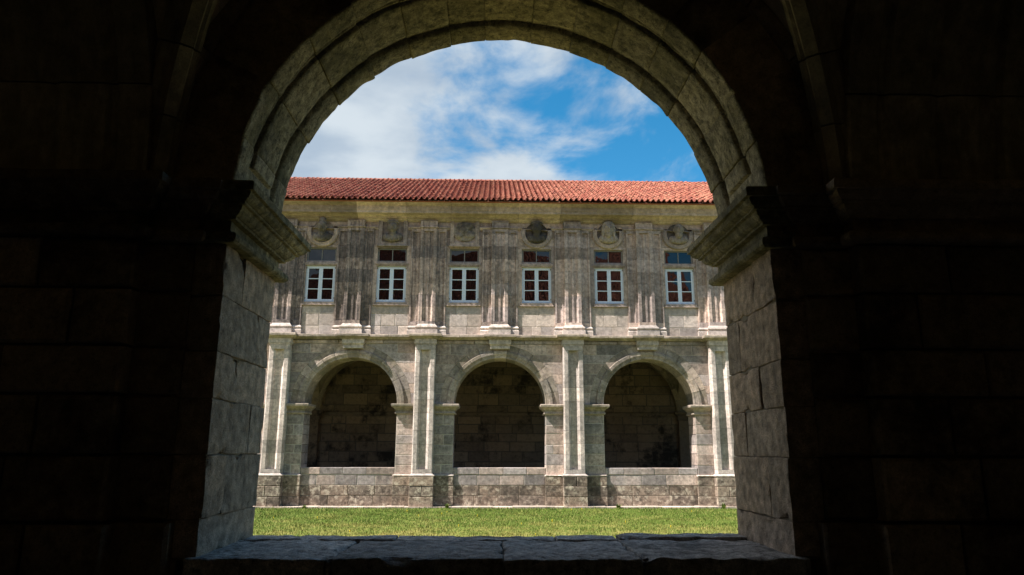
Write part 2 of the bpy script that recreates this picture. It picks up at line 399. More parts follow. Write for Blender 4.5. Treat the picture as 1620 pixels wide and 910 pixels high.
for i in range(26):
    x, y = rnd.uniform(-9, 9), rnd.uniform(11.5, 18.6); s = rnd.uniform(.009, .015); z = rnd.uniform(.045, .07)
    vs0 = [(x+s*math.cos(a*1.047), y+s*math.sin(a*1.047), z) for a in range(6)]
    mb.add(vs0+[(x, y, z+.008), (x, y, -.005)], [(a, (a+1) % 6, 6) for a in range(6)]+[(a, (a+1) % 6, 7) for a in range(6)])
fl = mb.build('flowers', 'flower'); tag(fl, 'tiny yellow flowers scattered through the lawn', 'flowers', 'stuff')

# kerb along the foot of the far wing
kerb = mk('kerb', [(-13, D-.46, .004), (13, D-.46, .004), (13, D+.3, .004), (-13, D+.3, .004)], [(0, 1, 2, 3)], 'mortar'); tag(kerb, kind='structure')
x = -12.6
while x < 12.6:
    L = rnd.uniform(.55, 1.3)
    mb = MB(); h_ = .045+J(.010); y0 = D-.47+J(.008)
    mb.box(x+.006, x+L-.006, y0, D+.05, -.02, h_)
    mb.build('kerb_stone', 'kerb', kerb); x += L
# ---------------------------------------------------------------- far wing
far = empty('cloister_wing', (.145, D, 0))
tag(far, 'pale weathered stone cloister wing with red tiled roof across the lawn', 'building')
FI = Matrix.Translation((.145, D, 0)).inverted()
AX = [-9.55, -4.70, .145, 5.05, 9.9]
PX = [-11.95, -7.06, -2.31, 2.55, 7.42, 12.3]
UX = [-11.95, -9.55, -7.1, -4.80, -2.31, .12, 2.6, 5.08, 7.45, 9.9, 12.3]
ZC, AR, RV = 3.23, 1.5, 1.95
HW = .33                                              # half width of a lower pilaster
mortar = MB()
mortar_low = MB()
def mrect(x0, x1, z0, z1, y, low=False): (mortar_low if low else mortar).add([(x0, y, z0), (x1, y, z0), (x1, y, z1), (x0, y, z1)], [(0, 1, 2, 3)])
IMP = [(0, 2.90), (.045, 2.905), (.06, 2.93), (.045, 2.965), (.03, 2.975), (.03, 3.03), (.06, 3.04), (.075, 3.075), (.11, 3.10), (.15, 3.125), (.17, 3.15), (.175, 3.20), (.165, 3.225), (0, 3.235)]
def far_voussoirs(xc):
    a = 0.; edges = [0.]
    n = 13
    for i in range(1, n): edges.append(180*i/n+J(1.6))
    edges.append(180.)
    prof = [(RV, D-.001), (1.745, D-.001), (1.74, D-.05), (1.725, D-.062), (1.63, D-.062), (1.615, D-.045), (1.585, D-.045), (1.575, D-.03), (1.515, D-.03), (1.5, D-.02), (1.5, D+.85), (RV, D+.85)]
    for a0, a1 in zip(edges[:-1], edges[1:]):
        g = .14; k = 4; v = []; dy = J(.004); dr = J(.004); m_ = len(prof)
        for i in range(k+1):
            t = R(a0+g+(a1-a0-2*g)*i/k)
            v += [(xc+math.cos(t)*(r+dr if r < 1.9 else r+J(.0)), y+dy, ZC+math.sin(t)*(r+dr if r < 1.9 else r)) for r, y in prof]
        f = []
        for i in range(k):
            for q in range(m_):
                f.append((i*m_+q, i*m_+(q+1) % m_, (i+1)*m_+(q+1) % m_, (i+1)*m_+q))
        f += [tuple(range(m_)), tuple(range(k*m_, (k+1)*m_))[::-1]]
        mk('voussoir', v, f, 'archivolt', far)
def reloc(): pass
for i, xc in enumerate(AX):
    xl, xr = PX[i]+HW, PX[i+1]-HW; jl, jr = xc-AR, xc+AR
    # parapet between the piers
    zp = [0, .36, .67, 1.0]
    wall_blocks(far, 'parapet_stone', jl+.03, jr-.03, zp[:2], D+.03, .42, .95, 'plinth')
    wall_blocks(far, 'parapet_stone', jl+.03, jr-.03, zp[1:3], D+.03, .42, .85, 'plinth')
    wall_blocks(far, 'parapet_stone', jl+.03, jr-.03, zp[2:], D+.03, .42, .7, 'ashlar')
    wall_blocks(far, 'coping_stone', jl, jr, [1.0, 1.22], D+.02, .46, .75, 'ashlar')
    mrect(jl, jr, .67, 1.2, D+.04); mrect(jl, jr, 0, .67, D+.04, True)
    for s in (-1, 1):
        a, b_ = (xl, jl) if s < 0 else (jr, xr)
        pa, pb = (a, b_+.045) if s < 0 else (a-.045, b_)
        wall_blocks(far, 'pier_plinth_stone', pa, pb, [0, .34, .66, .95], D-.09, .95, .62, 'plinth')
        block('pier_plinth_cap', far, pa-.004, pb+.004, .95, 1.0, D-.10, .95, 'pil_low', g=.002, b=.025)
        wall_blocks(far, 'pier_stone', a, b_, courses(1.0, 2.9, .33), D, .85, .62 if rnd.random() < .5 else .4, 'ashlar')
        mrect(a, b_, 1.0, 2.95, D+.008); mrect(pa, pb, 0, .95, D-.08, True)
        path = [(a, D), (b_, D), (b_, D+.85)] if s < 0 else [(a, D+.85), (a, D), (b_, D)]
        sweep('impost', far, path, IMP, 'string', sub=.2, jit=.006)
    far_voussoirs(xc)
    spandrel(far, 'spandrel_stone', xl, xc, xr, ZC, RV, courses(3.235, 5.2, .34), D, .6, 'ashlar')
    for s in (-1, 1):
        xo = xl if s < 0 else xr
        arc = [(xc+s*RV*math.cos(R(t)), ZC+RV*math.sin(R(t))) for t in range(0, 91, 6)]
        pts = [(xo, 3.235)]+arc+[(xc, 5.2), (xo, 5.2)]
        mortar.add([(px_, D+.008, pz) for px_, pz in pts], [tuple(range(len(pts)))])
    wall_blocks(far, 'frieze_stone', xl, xr, [5.2, 5.325], D-.025, .5, 1.25, 'ashlar')
    # bracket over the crown of the arch
    mb = MB(); bx = xc+.0
    mb.box(bx-.325, bx+.325, D-.15, D+.1, 5.03, 5.15); mb.box(bx-.345, bx+.345, D-.175, D+.1, 5.15, 5.18); mb.box(bx-.36, bx+.36, D-.20, D+.1, 5.18, 5.33)
    mb.build('keystone_bracket', 'pil_low', far)
# lower pilasters
for px_ in PX:
    y = D
    def plan(w, p, panel):
        c_ = .035
        L = [(px_-w, y+.1), (px_-w, y-p+c_), (px_-w+c_, y-p)]
        if panel: L += [(px_-.175, y-p), (px_-.115, y-p+.11), (px_+.095, y-p+.11), (px_+.185, y-p)]
        return L+[(px_+w-.02, y-p), (px_+w, y-p+.02), (px_+w, y+.1)]
    mb = MB()
    base = sweep('pilaster', far, [(px_-.36, D+.05), (px_-.36, D-.31), (px_+.36, D-.31), (px_+.36, D+.05)][::1],
                 [(-.05, .95), (.03, .952), (.045, .965), (.045, .99), (.02, 1.0), (0, 1.01), (-.03, 1.04), (-.05, 1.05)], 'pil_low')
    extrude_plan('capital', base, [(px_-.36, D+.1), (px_-.36, D-.31), (px_+.36, D-.31), (px_+.36, D+.1)], 5.165, 5.33, 'pil_low')
    extrude_plan('capital_neck', base, [(px_-.34, D+.1), (px_-.34, D-.29), (px_+.34, D-.29), (px_+.34, D+.1)], 5.125, 5.165, 'pil_low')
    zs = [0, .34, .66, .95]
    for a, b_ in zip(zs[:-1], zs[1:]):
        if rnd.random() < .3:
            sx = px_+J(.1); block('pedestal_stone', base, px_-.385, sx, a, b_, D-.355, .4, 'plinth'); block('pedestal_stone', base, sx, px_+.385, a, b_, D-.355, .4, 'plinth')
        else: block('pedestal_stone', base, px_-.385, px_+.385, a, b_, D-.355, .4, 'plinth')
    zs = [1.05, 1.17]+courses(1.17, 4.97, .42, .08)[1:-1]+[4.97, 5.125]
    for k, (a, b_) in enumerate(zip(zs[:-1], zs[1:])):
        pn = 0 < k < len(zs)-2
        extrude_plan('shaft_stone', base, plan(HW, .28, pn), a, b_, 'pil_low')
# string course with breaks forward over pilasters and brackets
SC = [(-.1, 5.33), (.03, 5.33), (.04, 5.35), (.07, 5.36), (.10, 5.385), (.135, 5.40), (.15, 5.41), (.15, 5.47), (.14, 5.49), (-.1, 5.50)]
brk = sorted([(p, .39, .31) for p in PX]+[(a, .375, .20) for a in AX])
for k, (bxx, hw, pr) in enumerate(brk):
    sweep('string_course', far, [(bxx-hw, D-.04), (bxx-hw, D-pr), (bxx+hw, D-pr), (bxx+hw, D-.04)], SC, 'string', sub=.25, jit=.008)
    if k+1 < len(brk):
        a, b_ = bxx+hw-.0, brk[k+1][0]-brk[k+1][1]+.0
        xs = splits(a, b_, .9)
        for c_, d in zip(xs[:-1], xs[1:]):
            sweep('string_course', far, [(c_+.004, D-.04), (d-.004, D-.04)], SC, 'string', sub=.22, jit=.009)
mrect(-13, 13, 5.3, 5.52, D+.15)
# upper storey
ZS = [5.95, 6.42, 6.85, 7.27, 7.70, 8.12, 8.55, 8.98]
for u in UX:
    # one plan for centre shaft and the recessed strips on both sides
    def plan(cp, sp):
        L = [(u-.60, D+.12), (u-.60, D-.06)]
        if sp: L += [(u-.55, D-.06), (u-.54, D-.015), (u-.385, D-.015), (u-.37, D-.06)]
        L += [(u-.285, D-.06), (u-.285, D-.15), (u-.270, D-.165)]
        if cp: L += [(u-.17, D-.165), (u-.15, D-.10), (u-.045, D-.10), (u-.03, D-.125), (u+.03, D-.125), (u+.045, D-.10), (u+.125, D-.10), (u+.17, D-.165)]
        L += [(u+.275, D-.165), (u+.285, D-.155), (u+.285, D-.06)]
        if sp: L += [(u+.37, D-.06), (u+.38, D-.015), (u+.53, D-.015), (u+.55, D-.06)]
        return L+[(u+.60, D-.06), (u+.60, D+.12)]
    bs = MB()
    PB = [(-.2, 5.50), (.085, 5.50), (.09, 5.505), (.09, 5.655), (.06, 5.66), (.05, 5.68), (.075, 5.70), (.085, 5.73), (.075, 5.765), (.045, 5.78), (.045, 5.795), (.02, 5.81), (.0, 5.85), (-.2, 5.86)]
    base = sweep('pilaster', far, [(u-.285, D-.02), (u-.285, D-.165), (u+.285, D-.165), (u+.285, D-.02)], PB, 'pil_low')
    SB = [(-.06, 5.50), (.05, 5.50), (.05, 5.64), (.03, 5.66), (.025, 5.70), (.045, 5.72), (.045, 5.75), (.02, 5.77), (0, 5.80), (-.06, 5.81)]
    sweep('strip_base', base, [(u-.60, D+.02), (u-.60, D-.06), (u-.27, D-.06)], SB, 'pil_low')
    sweep('strip_base', base, [(u+.27, D-.06), (u+.60, D-.06), (u+.60, D+.02)], SB, 'pil_low')
    zs = [5.80]+[z+J(.03) for z in ZS]+[9.07, 9.185]
    for k, (a, b_) in enumerate(zip(zs[:-1], zs[1:])):
        pn = 0 < k < len(zs)-2
        extrude_plan('shaft_stone', base, plan(pn, pn), a, b_, 'pil_up', g=.002)
    mb = MB()                                        # capital block with a sunk face
    x0, x1, yf = u-.29, u+.29, D-.20
    mb.box(x0-.02, x1+.02, yf-.02, D, 9.19, 9.225); mb.box(x0, x1, yf+.02, D, 9.225, 9.43)
    mb.box(x0, x0+.07, yf, yf+.021, 9.225, 9.43); mb.box(x1-.07, x1, yf, yf+.021, 9.225, 9.43); mb.box(x0+.07, x1-.07, yf, yf+.021, 9.40, 9.43)
    mb.build('capital', 'pil_up', base)
MOULD = [(-.05, 9.155), (.02, 9.157), (.03, 9.175), (.03, 9.19), (.055, 9.20), (.065, 9.215), (.065, 9.245), (-.05, 9.25)]
WZ0, WZ1, TZ0, TZ1 = 6.60, 7.865, 8.02, 8.50
winlabels = []
for j in range(len(UX)-1):
    a, b_ = UX[j]+.60, UX[j+1]-.60; w = (UX[j]+UX[j+1])/2
    if w > 0: w += .015
    x0, x1 = w-.5, w+.5
    wall_blocks(far, 'apron_stone', a, b_, [5.5, 5.80, 6.20, 6.49], D, .2, .5, 'apron', g=.005, jit=.003)
    mrect(a, b_, 5.5, 6.5, D+.008)
    rows = [8.60, 8.86, 9.16]
    wall_blocks(far, 'lunette_stone', a, b_, rows, D, .2, .8, 'upper', g=.004); mrect(a, b_, 8.58, 9.2, D+.008)
    # stone dressing of the opening
    mb = MB(); mb.box(x0-.06, x1+.06, D-.065, D+.15, 6.49, 6.525); mb.box(x0-.04, x1+.04, D-.05, D+.15, 6.525, 6.60); sill_o = mb.build('window_sill', 'upper', far)
    mb = MB(); mb.box(a+.003, x0, D-.012, D+.2, 6.49+.002, 8.595); mb.build('window_jamb', 'upper', far)
    mb = MB(); mb.box(x1, b_-.003, D-.012, D+.2, 6.49+.002, 8.595); mb.build('window_jamb', 'upper', far)
    mb = MB(); mb.box(x0-.05, x1+.05, D-.05, D+.15, 7.905, 7.965); mb.box(x0-.03, x1+.03, D-.03, D+.15, 7.868, 7.905); mb.box(x0, x1, D-.014, D+.15, 7.965, TZ0); mb.build('window_transom', 'upper', far)
    mb = MB(); mb.box(x0, x1, D-.014, D+.2, TZ1, 8.596); mb.build('window_lintel', 'upper', far)
    # white casement: fixed frame, two leaves of three panes
    yw = D+.055
    mb = MB()
    mb.box(x0, x0+.055, yw, yw+.07, WZ0, WZ1); mb.box(x1-.055, x1, yw, yw+.07, WZ0, WZ1)
    mb.box(x0+.055, x1-.055, yw, yw+.07, WZ1-.05, WZ1); mb.box(x0+.055, x1-.055, yw, yw+.07, WZ0, WZ0+.045)
    win = mb.build('casement_window', 'white', far)
    for s in (-1, 1):
        l0, l1 = (x0+.057, w-.001) if s < 0 else (w+.001, x1-.057)
        z0, z1 = WZ0+.047, WZ1-.052; yl = yw-.012
        st = .05; mt = .075
        e0, e1 = (l0+st*.7, l1-mt*.85) if s < 0 else (l0+mt*.85, l1-st*.7)
        mb = MB(); mb.box(l0, e0, yl, yl+.05, z0, z1); mb.box(e1, l1, yl, yl+.05, z0, z1)
        mb.box(e0, e1, yl, yl+.05, z0, z0+.055); mb.box(e0, e1, yl, yl+.05, z1-.045, z1)
        zb = [z0+.055, 0, 0, z1-.045]; zb[1] = zb[0]+(zb[3]-zb[0])/3; zb[2] = zb[0]+(zb[3]-zb[0])*2/3
        for zz in zb[1:3]: mb.box(e0, e1, yl+.005, yl+.045, zz-.013, zz+.013)
        mb.build('casement_leaf', 'white', win)
        for q in range(3):
            ta, tb = R(J(.55)), R(J(.55))
            hx, hz = (e1-e0)/2+.006, (zb[q+1]-zb[q])/2
            cx, cz = (e0+e1)/2, (zb[q]+zb[q+1])/2
            v = [(cx+sx*hx, yl+.028+sx*hx*math.tan(ta)+sz*hz*math.tan(tb), cz+sz*hz) for sx, sz in ((-1, -1), (1, -1), (1, 1), (-1, 1))]
            v += [(p[0], p[1]+.006, p[2]) for p in v]
            mk('pane', v, [(0, 1, 2, 3), (7, 6, 5, 4), (0, 4, 5, 1), (1, 5, 6, 2), (2, 6, 7, 3), (3, 7, 4, 0)], 'glass', win)
    # hinges
    for zz in (WZ0+.12, WZ1-.10):
        for xx in (x0+.005, x1-.03):
            mb = MB(); mb.box(xx, xx+.022, yw-.012, yw-.001, zz, zz+.05); mb.build('hinge', 'greywood', win)
    yt = D+.05; mb = MB(); t_ = .055
    mb.box(x0, x0+t_, yt, yt+.06, TZ0, TZ1); mb.box(x1-t_, x1, yt, yt+.06, TZ0, TZ1)
    mb.box(x0+t_, x1-t_, yt, yt+.06, TZ0, TZ0+.04); mb.box(x0+t_, x1-t_, yt, yt+.06, TZ1-.05, TZ1); mb.box(w-.016, w+.016, yt+.006, yt+.055, TZ0+.04, TZ1-.05)
    tw = mb.build('transom_window', 'greywood', far)
    for c0, c1 in ((x0+t_, w-.016), (w+.016, x1-t_)):
        ta, tb = R(J(.8)), R(J(.5)); hx, hz = (c1-c0)/2+.004, (TZ1-TZ0-.09)/2+.004; cx, cz = (c0+c1)/2, (TZ0+TZ1)/2-.005
        v = [(cx+sx*hx, yt+.03+sx*hx*math.tan(ta)+sz*hz*math.tan(tb), cz+sz*hz) for sx, sz in ((-1, -1), (1, -1), (1, 1), (-1, 1))]
        v += [(p[0], p[1]+.006, p[2]) for p in v]
        mk('pane', v, [(0, 1, 2, 3), (7, 6, 5, 4), (0, 4, 5, 1), (1, 5, 6, 2), (2, 6, 7, 3), (3, 7, 4, 0)], 'glass', tw)
    # moulding and frieze above
    for ma, mc in ((a-.31, w-.50), (w+.50, b_+.31)): sweep('architrave_moulding', far, [(ma, D-.02), (mc, D-.02)], MOULD, 'upper')
    wall_blocks(far, 'upper_frieze_stone', a-.30, b_+.30, [9.25, 9.43], D-.015, .2, .9, 'upper', g=.004)
mb = MB(); mb.box(-13, 13, D+.3, D+.34, 5.4, 9.9); mb.box(-13, 13, D+.2, D+.29, 8.58, 9.9); mb.box(-13, 13, D+.2, D+.29, 5.4, 6.5); mb.build('wall_core', 'mortar', far)
mortar.build('mortar', 'mortar', far); mortar_low.build('mortar', 'mortar_brown', far)
# medallions
def ellipsoid(mb, c, r, seg=16, rings=10):
    v = []; 
    for i in range(rings+1):
        t = math.pi*i/rings
        for k in range(seg):
            p = 2*math.pi*k/seg; v.append((c[0]+r[0]*math.sin(t)*math.cos(p), c[1]+r[1]*math.sin(t)*math.sin(p), c[2]+r[2]*math.cos(t)))
    mb.add(v, [(i*seg+k, i*seg+(k+1) % seg, (i+1)*seg+(k+1) % seg, (i+1)*seg+k) for i in range(rings) for k in range(seg)])
def bust(parent, x, z, kind, s=1.):
    mb = MB(); y = D-.12; z += .03
    if kind == 'broken':
        ellipsoid(mb, (x-.02, y+.02, z+.05), (.16, .06, .2)); ellipsoid(mb, (x+.15, y+.03, z-.12), (.2, .05, .12)); ellipsoid(mb, (x-.18, y+.03, z-.15), (.13, .06, .1)); ellipsoid(mb, (x+.12, y+.02, z+.18), (.16, .05, .13))
        ellipsoid(mb, (x, y+.05, z), (.40, .03, .36))
    else:
        hz = z+.10
        ellipsoid(mb, (x, y-.08, hz), (.15, .15, .195))                           # head
        ellipsoid(mb, (x, y-.03, z-.08), (.11, .10, .16))                         # neck
        ellipsoid(mb, (x, y+.02, z-.24), (.27, .12, .13)); ellipsoid(mb, (x-.17, y+.03, z-.20), (.13, .10, .12)); ellipsoid(mb, (x+.17, y+.03, z-.20), (.13, .10, .12))
        ellipsoid(mb, (x, y-.225, hz-.02), (.03, .05, .06))                       # nose
        for q in (-1, 1):
            ellipsoid(mb, (x+q*.06, y-.205, hz+.055), (.045, .03, .02))           # brows
            ellipsoid(mb, (x+q*.145, y-.06, hz-.01), (.03, .04, .06))             # ears
        ellipsoid(mb, (x, y-.20, hz-.10), (.06, .035, .02))                       # mouth
        if kind in ('bearded', 'hooded'): ellipsoid(mb, (x, y-.13, hz-.17), (.10, .08, .13))
        if kind == 'hooded':
            for q in (-1, 1): ellipsoid(mb, (x+q*.16, y-.03, hz-.06), (.06, .09, .25))
            ellipsoid(mb, (x, y-.04, hz+.16), (.17, .13, .10))
        if kind == 'capped': ellipsoid(mb, (x, y-.05, hz+.16), (.20, .16, .07))
        if kind == 'crested': ellipsoid(mb, (x, y-.04, hz+.17), (.12, .15, .15))
        for q in range(5):                                                       # folds of cloth
            t = -1+q*.5; ellipsoid(mb, (x+t*.20, y-.05, z-.23-.03*(1-abs(t))), (.03, .05, .11))
    if kind != 'broken': mb.v = [(x+(p[0]-x)*1.12, p[1], z+(p[2]-z)*1.08) for p in mb.v]
    o = mb.build('bust' if kind != 'broken' else 'worn_relief', 'medal', parent)
    rm = o.modifiers.new('remesh', 'REMESH'); rm.mode = 'VOXEL'; rm.voxel_size = .017; rm.use_smooth_shade = True
    tx = bpy.data.textures.new('erosion', 'CLOUDS'); tx.noise_scale = .07
    dm = o.modifiers.new('erode', 'DISPLACE'); dm.texture = tx; dm.strength = .016; dm.mid_level = .5; dm.texture_coords = 'GLOBAL'
    return o
def lathe_y(mb, x, z, prof, seg=40, a0=0., a1=360.):
    v = []; m_ = len(prof); full = a1-a0 >= 360
    for k in range(seg if full else seg+1):
        t = R(a0+(a1-a0)*k/seg); v += [(x+r*math.cos(t), y, z+r*math.sin(t)) for r, y in prof]
    mb.add(v, [(k*m_+q, k*m_+q+1, ((k+1) % seg)*m_+q+1, ((k+1) % seg)*m_+q) for k in range(seg) for q in range(m_-1)])
kinds = ['round:bearded', 'square:bearded', 'round:crested', 'square:capped', 'square:broken', 'round:capped', 'round:hooded', 'round:bearded', 'round:crested', 'square:bearded']
names = {2: 'round medallion with a dark weathered head rising from it', 3: 'square framed medallion with a blackened bust', 4: 'square framed medallion with a worn away relief',
         5: 'round medallion with a bust turned and stained dark', 6: 'round medallion with a hooded pale bust', 7: 'round medallion with a bearded pale bust'}
for j in range(len(UX)-1):
    w = (UX[j]+UX[j+1])/2+(.015 if j > 4 else 0); sh, kd = kinds[j].split(':'); zc = 9.06
    mb = MB()
    if sh == 'round':
        lathe_y(mb, w, zc, [(.54, D+.05), (.54, D-.055), (.52, D-.085), (.45, D-.09), (.43, D-.10), (.41, D-.11), (.385, D-.09), (.375, D+.02)], 40, 163, 377)
        mr = MB(); lathe_y(mr, w, zc, [(.388, D+.03), (.385, D-.035), (.375, D-.04), (.365, D-.024), (.0001, D-.022)])
    else:
        o_, i_ = .50, .36
        for q in ((w-o_, w+o_, zc-.47, zc-.36), (w-o_, w-i_, zc-.36, zc+.40), (w+i_, w+o_, zc-.36, zc+.40)): mb.box(q[0], q[1], D-.075, D+.05, q[2], q[3])
        mb.box(w-o_-.03, w+o_+.03, D-.10, D+.05, zc-.51, zc-.472); mb.box(w-i_, w+i_, D-.025, D+.05, zc-.36, zc+.40)
    md = mb.build('medallion', 'upper', far, False)
    if sh == 'round': mr.build('roundel', 'medal', md)
    if j in names: md['label'] = names[j]
    bust(md, w, zc, kd)
# cornice
CP = [(-.3, 9.43), (.03, 9.43), (.05, 9.45), (.10, 9.47), (.13, 9.51), (.155, 9.52), (.19, 9.522), (.19, 9.555), (.23, 9.57), (.27, 9.60), (.28, 9.625), (.45, 9.615), (.465, 9.62), (.465, 9.72), (.485, 9.722), (.485, 9.865), (.51, 9.87), (.53, 9.89), (.58, 9.905), (.64, 9.94), (.66, 9.96), (.66, 10.0), (-.3, 10.0)]
x = -13.
while x < 13:
    L = rnd.uniform(.8, 1.7); sweep('cornice_stone', far, [(x+.003, D), (x+L-.003, D)], CP, 'cornice', sub=.4, jit=.005); x += L
# roof
EV_Y, EV_Z, RG_Y = D-.86, 9.965, D+4.75
SL = .51; RG_Z = EV_Z+(RG_Y-EV_Y)*SL
cosr = 1/math.sqrt(1+SL*SL); roofL = (RG_Y-EV_Y)/cosr
mb = MB()
mb.v = [(-13.2, EV_Y+.12, EV_Z+.03-.05), (13.2, EV_Y+.12, EV_Z+.03-.05), (13.2, RG_Y, RG_Z-.06), (-13.2, RG_Y, RG_Z-.06), (13.2, RG_Y+5.6, EV_Z-.06), (-13.2, RG_Y+5.6, EV_Z-.06), (-13.2, EV_Y+.3, EV_Z-.03), (13.2, EV_Y+.3, EV_Z-.03)]
mb.f = [(0, 1, 2, 3), (3, 2, 4, 5), (6, 7, 1, 0)]
roof = mb.build('roof', 'tiles', far)
PIT = .186; ROWL = .345
def tile_geo(seg=10, taper=.0):
    """one S-shaped tile in local space: x across, y up the slope (length ROWL+lap), z normal"""
    pts = []
    for i in range(seg+1):
        t = i/seg
        if t < .58: a = t/.58*math.pi; z = .072*math.sin(a)+.004
        else: a = (t-.58)/.42*math.pi; z = .006-.020*math.sin(a)
        pts.append((t*PIT-PIT/2, z))
    v = [(x_, -.0, z+.030) for x_, z in pts]+[(x_, ROWL+.05, z-.004) for x_, z in pts]+[(x_, .0, z+.004) for x_, z in pts]
    n = seg+1
    f = [(i, i+1, n+i+1, n+i) for i in range(seg)]+[(2*n+i, 2*n+i+1, i+1, i) for i in range(seg)]
    return v, f
tv, tf = tile_geo()
tme = bpy.data.meshes.new('tile'); tme.from_pydata(tv, [], tf); tme.update(); tme.materials.append(M['tile'])
tme.polygons.foreach_set('use_smooth', [True]*len(tf))
rows = int(roofL/ROWL)+1
Rt = Matrix.Rotation(math.atan(SL), 4, 'X')
stuff = MB(); ncol = int(26/PIT)
vis = [c_ for c_ in range(ncol) if -7.35 < -13+PIT*(c_+.5) < 7.45]
for r_ in range(rows):
    s0 = r_*ROWL; yb = EV_Y+s0*cosr; zb = EV_Z+s0*cosr*SL
    for c_ in range(ncol):
        xx = -13+PIT*(c_+.5)+J(.006)
        mt = Matrix.Translation((xx, yb+J(.02), zb+J(.008))) @ Rt @ Matrix.Rotation(R(J(1.2)), 4, 'Z')
        if r_ < 4 and c_ in vis and (r_ < 3 or len(vis)*3+1 <= 300 and vis.index(c_) < 300-3*len(vis)):
            o = bpy.data.objects.new('roof_tile', tme); C.objects.link(o); o.parent = roof; o.matrix_world = mt
        else:
            stuff.add([tuple(mt @ Vector(p)) for p in tv], tf)
st = stuff.build('roof_tiles', 'tiles', roof, True); st['kind'] = 'stuff'; st['keepn'] = 1
# ridge tiles
x = -13.
while x < 13:
    L = .42; v = []
    for k, xx in enumerate((x, x+L+.03)):
        rr = .13-.012*k
        v += [(xx, RG_Y+rr*math.cos(R(180*i/8)), RG_Z-.02+rr*.8*math.sin(R(180*i/8))) for i in range(9)]
    mk('ridge_tile', v, [(i, i+1, 10+i, 9+i) for i in range(8)]+[tuple(range(9))], 'tile', roof); x += L
# gallery behind the far arches
GY = D+.85; GB = GY+3.6
gf = mk('gallery_floor', [(-13, D+.4, .2), (13, D+.4, .2), (13, GB+.2, .2), (-13, GB+.2, .2)], [(0, 1, 2, 3)], 'floor'); tag(gf, kind='structure')
zs = courses(.2, 5.7, .37, .05)
for a, b_ in zip(zs[:-1], zs[1:]):
    lo, hi = (-8.4, 8.4) if b_ > 1.1 else (-12.5, 12.5)
    xs = splits(lo, hi, .82 if b_ > 1.1 else 3.)
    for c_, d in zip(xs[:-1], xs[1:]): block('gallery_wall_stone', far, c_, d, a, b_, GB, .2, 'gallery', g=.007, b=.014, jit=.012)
mb = MB(); mb.box(-13, 13, GB+.015, GB+.4, 0, 10); mb.box(-13, -12.6, D, GB, 0, 10); mb.box(12.6, 13, D, GB, 0, 10); mb.box(-13, 13, D+.3, GB, 5.75, 5.9)
mb.build('gallery_core', 'mortar_dark', far)
sp = [-12.6]+[.5*(a+b_) for a, b_ in zip(AX[:-1], AX[1:])]+[12.6]
def groin(x0, x1, y0, y1, zs_, H, n=28):
    hx, hy = (x1-x0)/2, (y1-y0)/2; v = []
    for k in range(n+1):
        ty = math.cos(math.pi*(1-k/n))
        for i in range(n+1):
            tx = math.cos(math.pi*(1-i/n))
            z = zs_+H*max(math.sqrt(max(0, 1-tx*tx)), math.sqrt(max(0, 1-ty*ty)))
            v.append(((x0+x1)/2+hx*tx, (y0+y1)/2+hy*ty, z))
    return v, [(k*(n+1)+i, k*(n+1)+i+1, (k+1)*(n+1)+i+1, (k+1)*(n+1)+i) for k in range(n) for i in range(n)]
def rib(name, parent, p0, p1, zs_, H, mat, r=.09, n=7, half=True, gap=.004, seg=6):
    """stones of a rib: half ellipse from springing p0 to crown p1 (plan points)"""
    p0, p1 = Vector((*p0, 0)), Vector((*p1, 0)); L = (p1-p0).length; d = (p1-p0)/L; sd_ = Vector((d.y, -d.x, 0))
    prof = [(-r*1.1, .05), (-r, -.02), (-r*.75, -.05), (-r*.55, -.05), (-r*.35, -.11), (r*.35, -.11), (r*.55, -.05), (r*.75, -.05), (r, -.02), (r*1.1, .05)]
    for q in range(n):
        v = []
        for i in range(seg+1):
            t = (q+(i/seg)*(1-gap*6)+gap*3)/n*math.pi/2
            c = p0+d*(L*(1-math.cos(t))); c.z = zs_+H*math.sin(t)
            nrm = Vector((d.x*-math.cos(t), d.y*-math.cos(t), math.sin(t)))   # towards the stone
            for a, b_ in prof: v.append(tuple(c+sd_*a+nrm*b_))
        m_ = len(prof)
        f = [(i*m_+k, i*m_+k+1, (i+1)*m_+k+1, (i+1)*m_+k) for i in range(seg) for k in range(m_-1)]+[tuple(range(m_)), tuple(range(seg*m_, (seg+1)*m_))]
        mk(name, v, f, mat, parent)
for i, xc in enumerate(AX):
    x0, x1 = PX[i]+.25, PX[i+1]-.25
    v, f = groin(x0, x1, GY, GB, 3.23, 2.05)
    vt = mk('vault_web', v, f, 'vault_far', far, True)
    cx, cy = (x0+x1)/2, (GY+GB)/2
    if i in (1, 2, 3):
        for p in ((x0, GY), (x1, GY), (x0, GB), (x1, GB)): rib('rib_stone', vt, p, (cx, cy), 3.23, 2.05, 'vault_far', r=.085)
for px_ in PX:                                       # responds and transverse arches inside
    mb = MB(); mb.box(px_-.3, px_+.3, GB-.16, GB, .2, 2.92); rs_ = mb.build('respond', 'gallery', far)
    sweep('respond_capital', rs_, [(px_-.3, GB), (px_-.3, GB-.16), (px_+.3, GB-.16), (px_+.3, GB)], IMP, 'gallery')
    mb = MB(); n = 20
    for i in range(n+1):
        t = math.pi*i/n; yy = (GY+GB)/2-math.cos(t)*1.8; zz = 3.23+2.0*math.sin(t)
        mb.v += [(px_-.26, yy, zz-.10), (px_+.26, yy, zz-.10), (px_+.26, yy, zz+.4), (px_-.26, yy, zz+.4)]
    for i in range(n):
        for q in range(4): mb.f.append((i*4+q, i*4+(q+1) % 4, i*4+4+(q+1) % 4, i*4+4+q))
    mb.build('transverse_arch', 'vault_far', far)
sweep('gallery_string', far, [(-8.4, GB), (8.4, GB)], [(0, 3.02), (.03, 3.03), (.07, 3.08), (.09, 3.12), (.09, 3.18), (0, 3.2)], 'gallery', sub=.4, jit=.01)

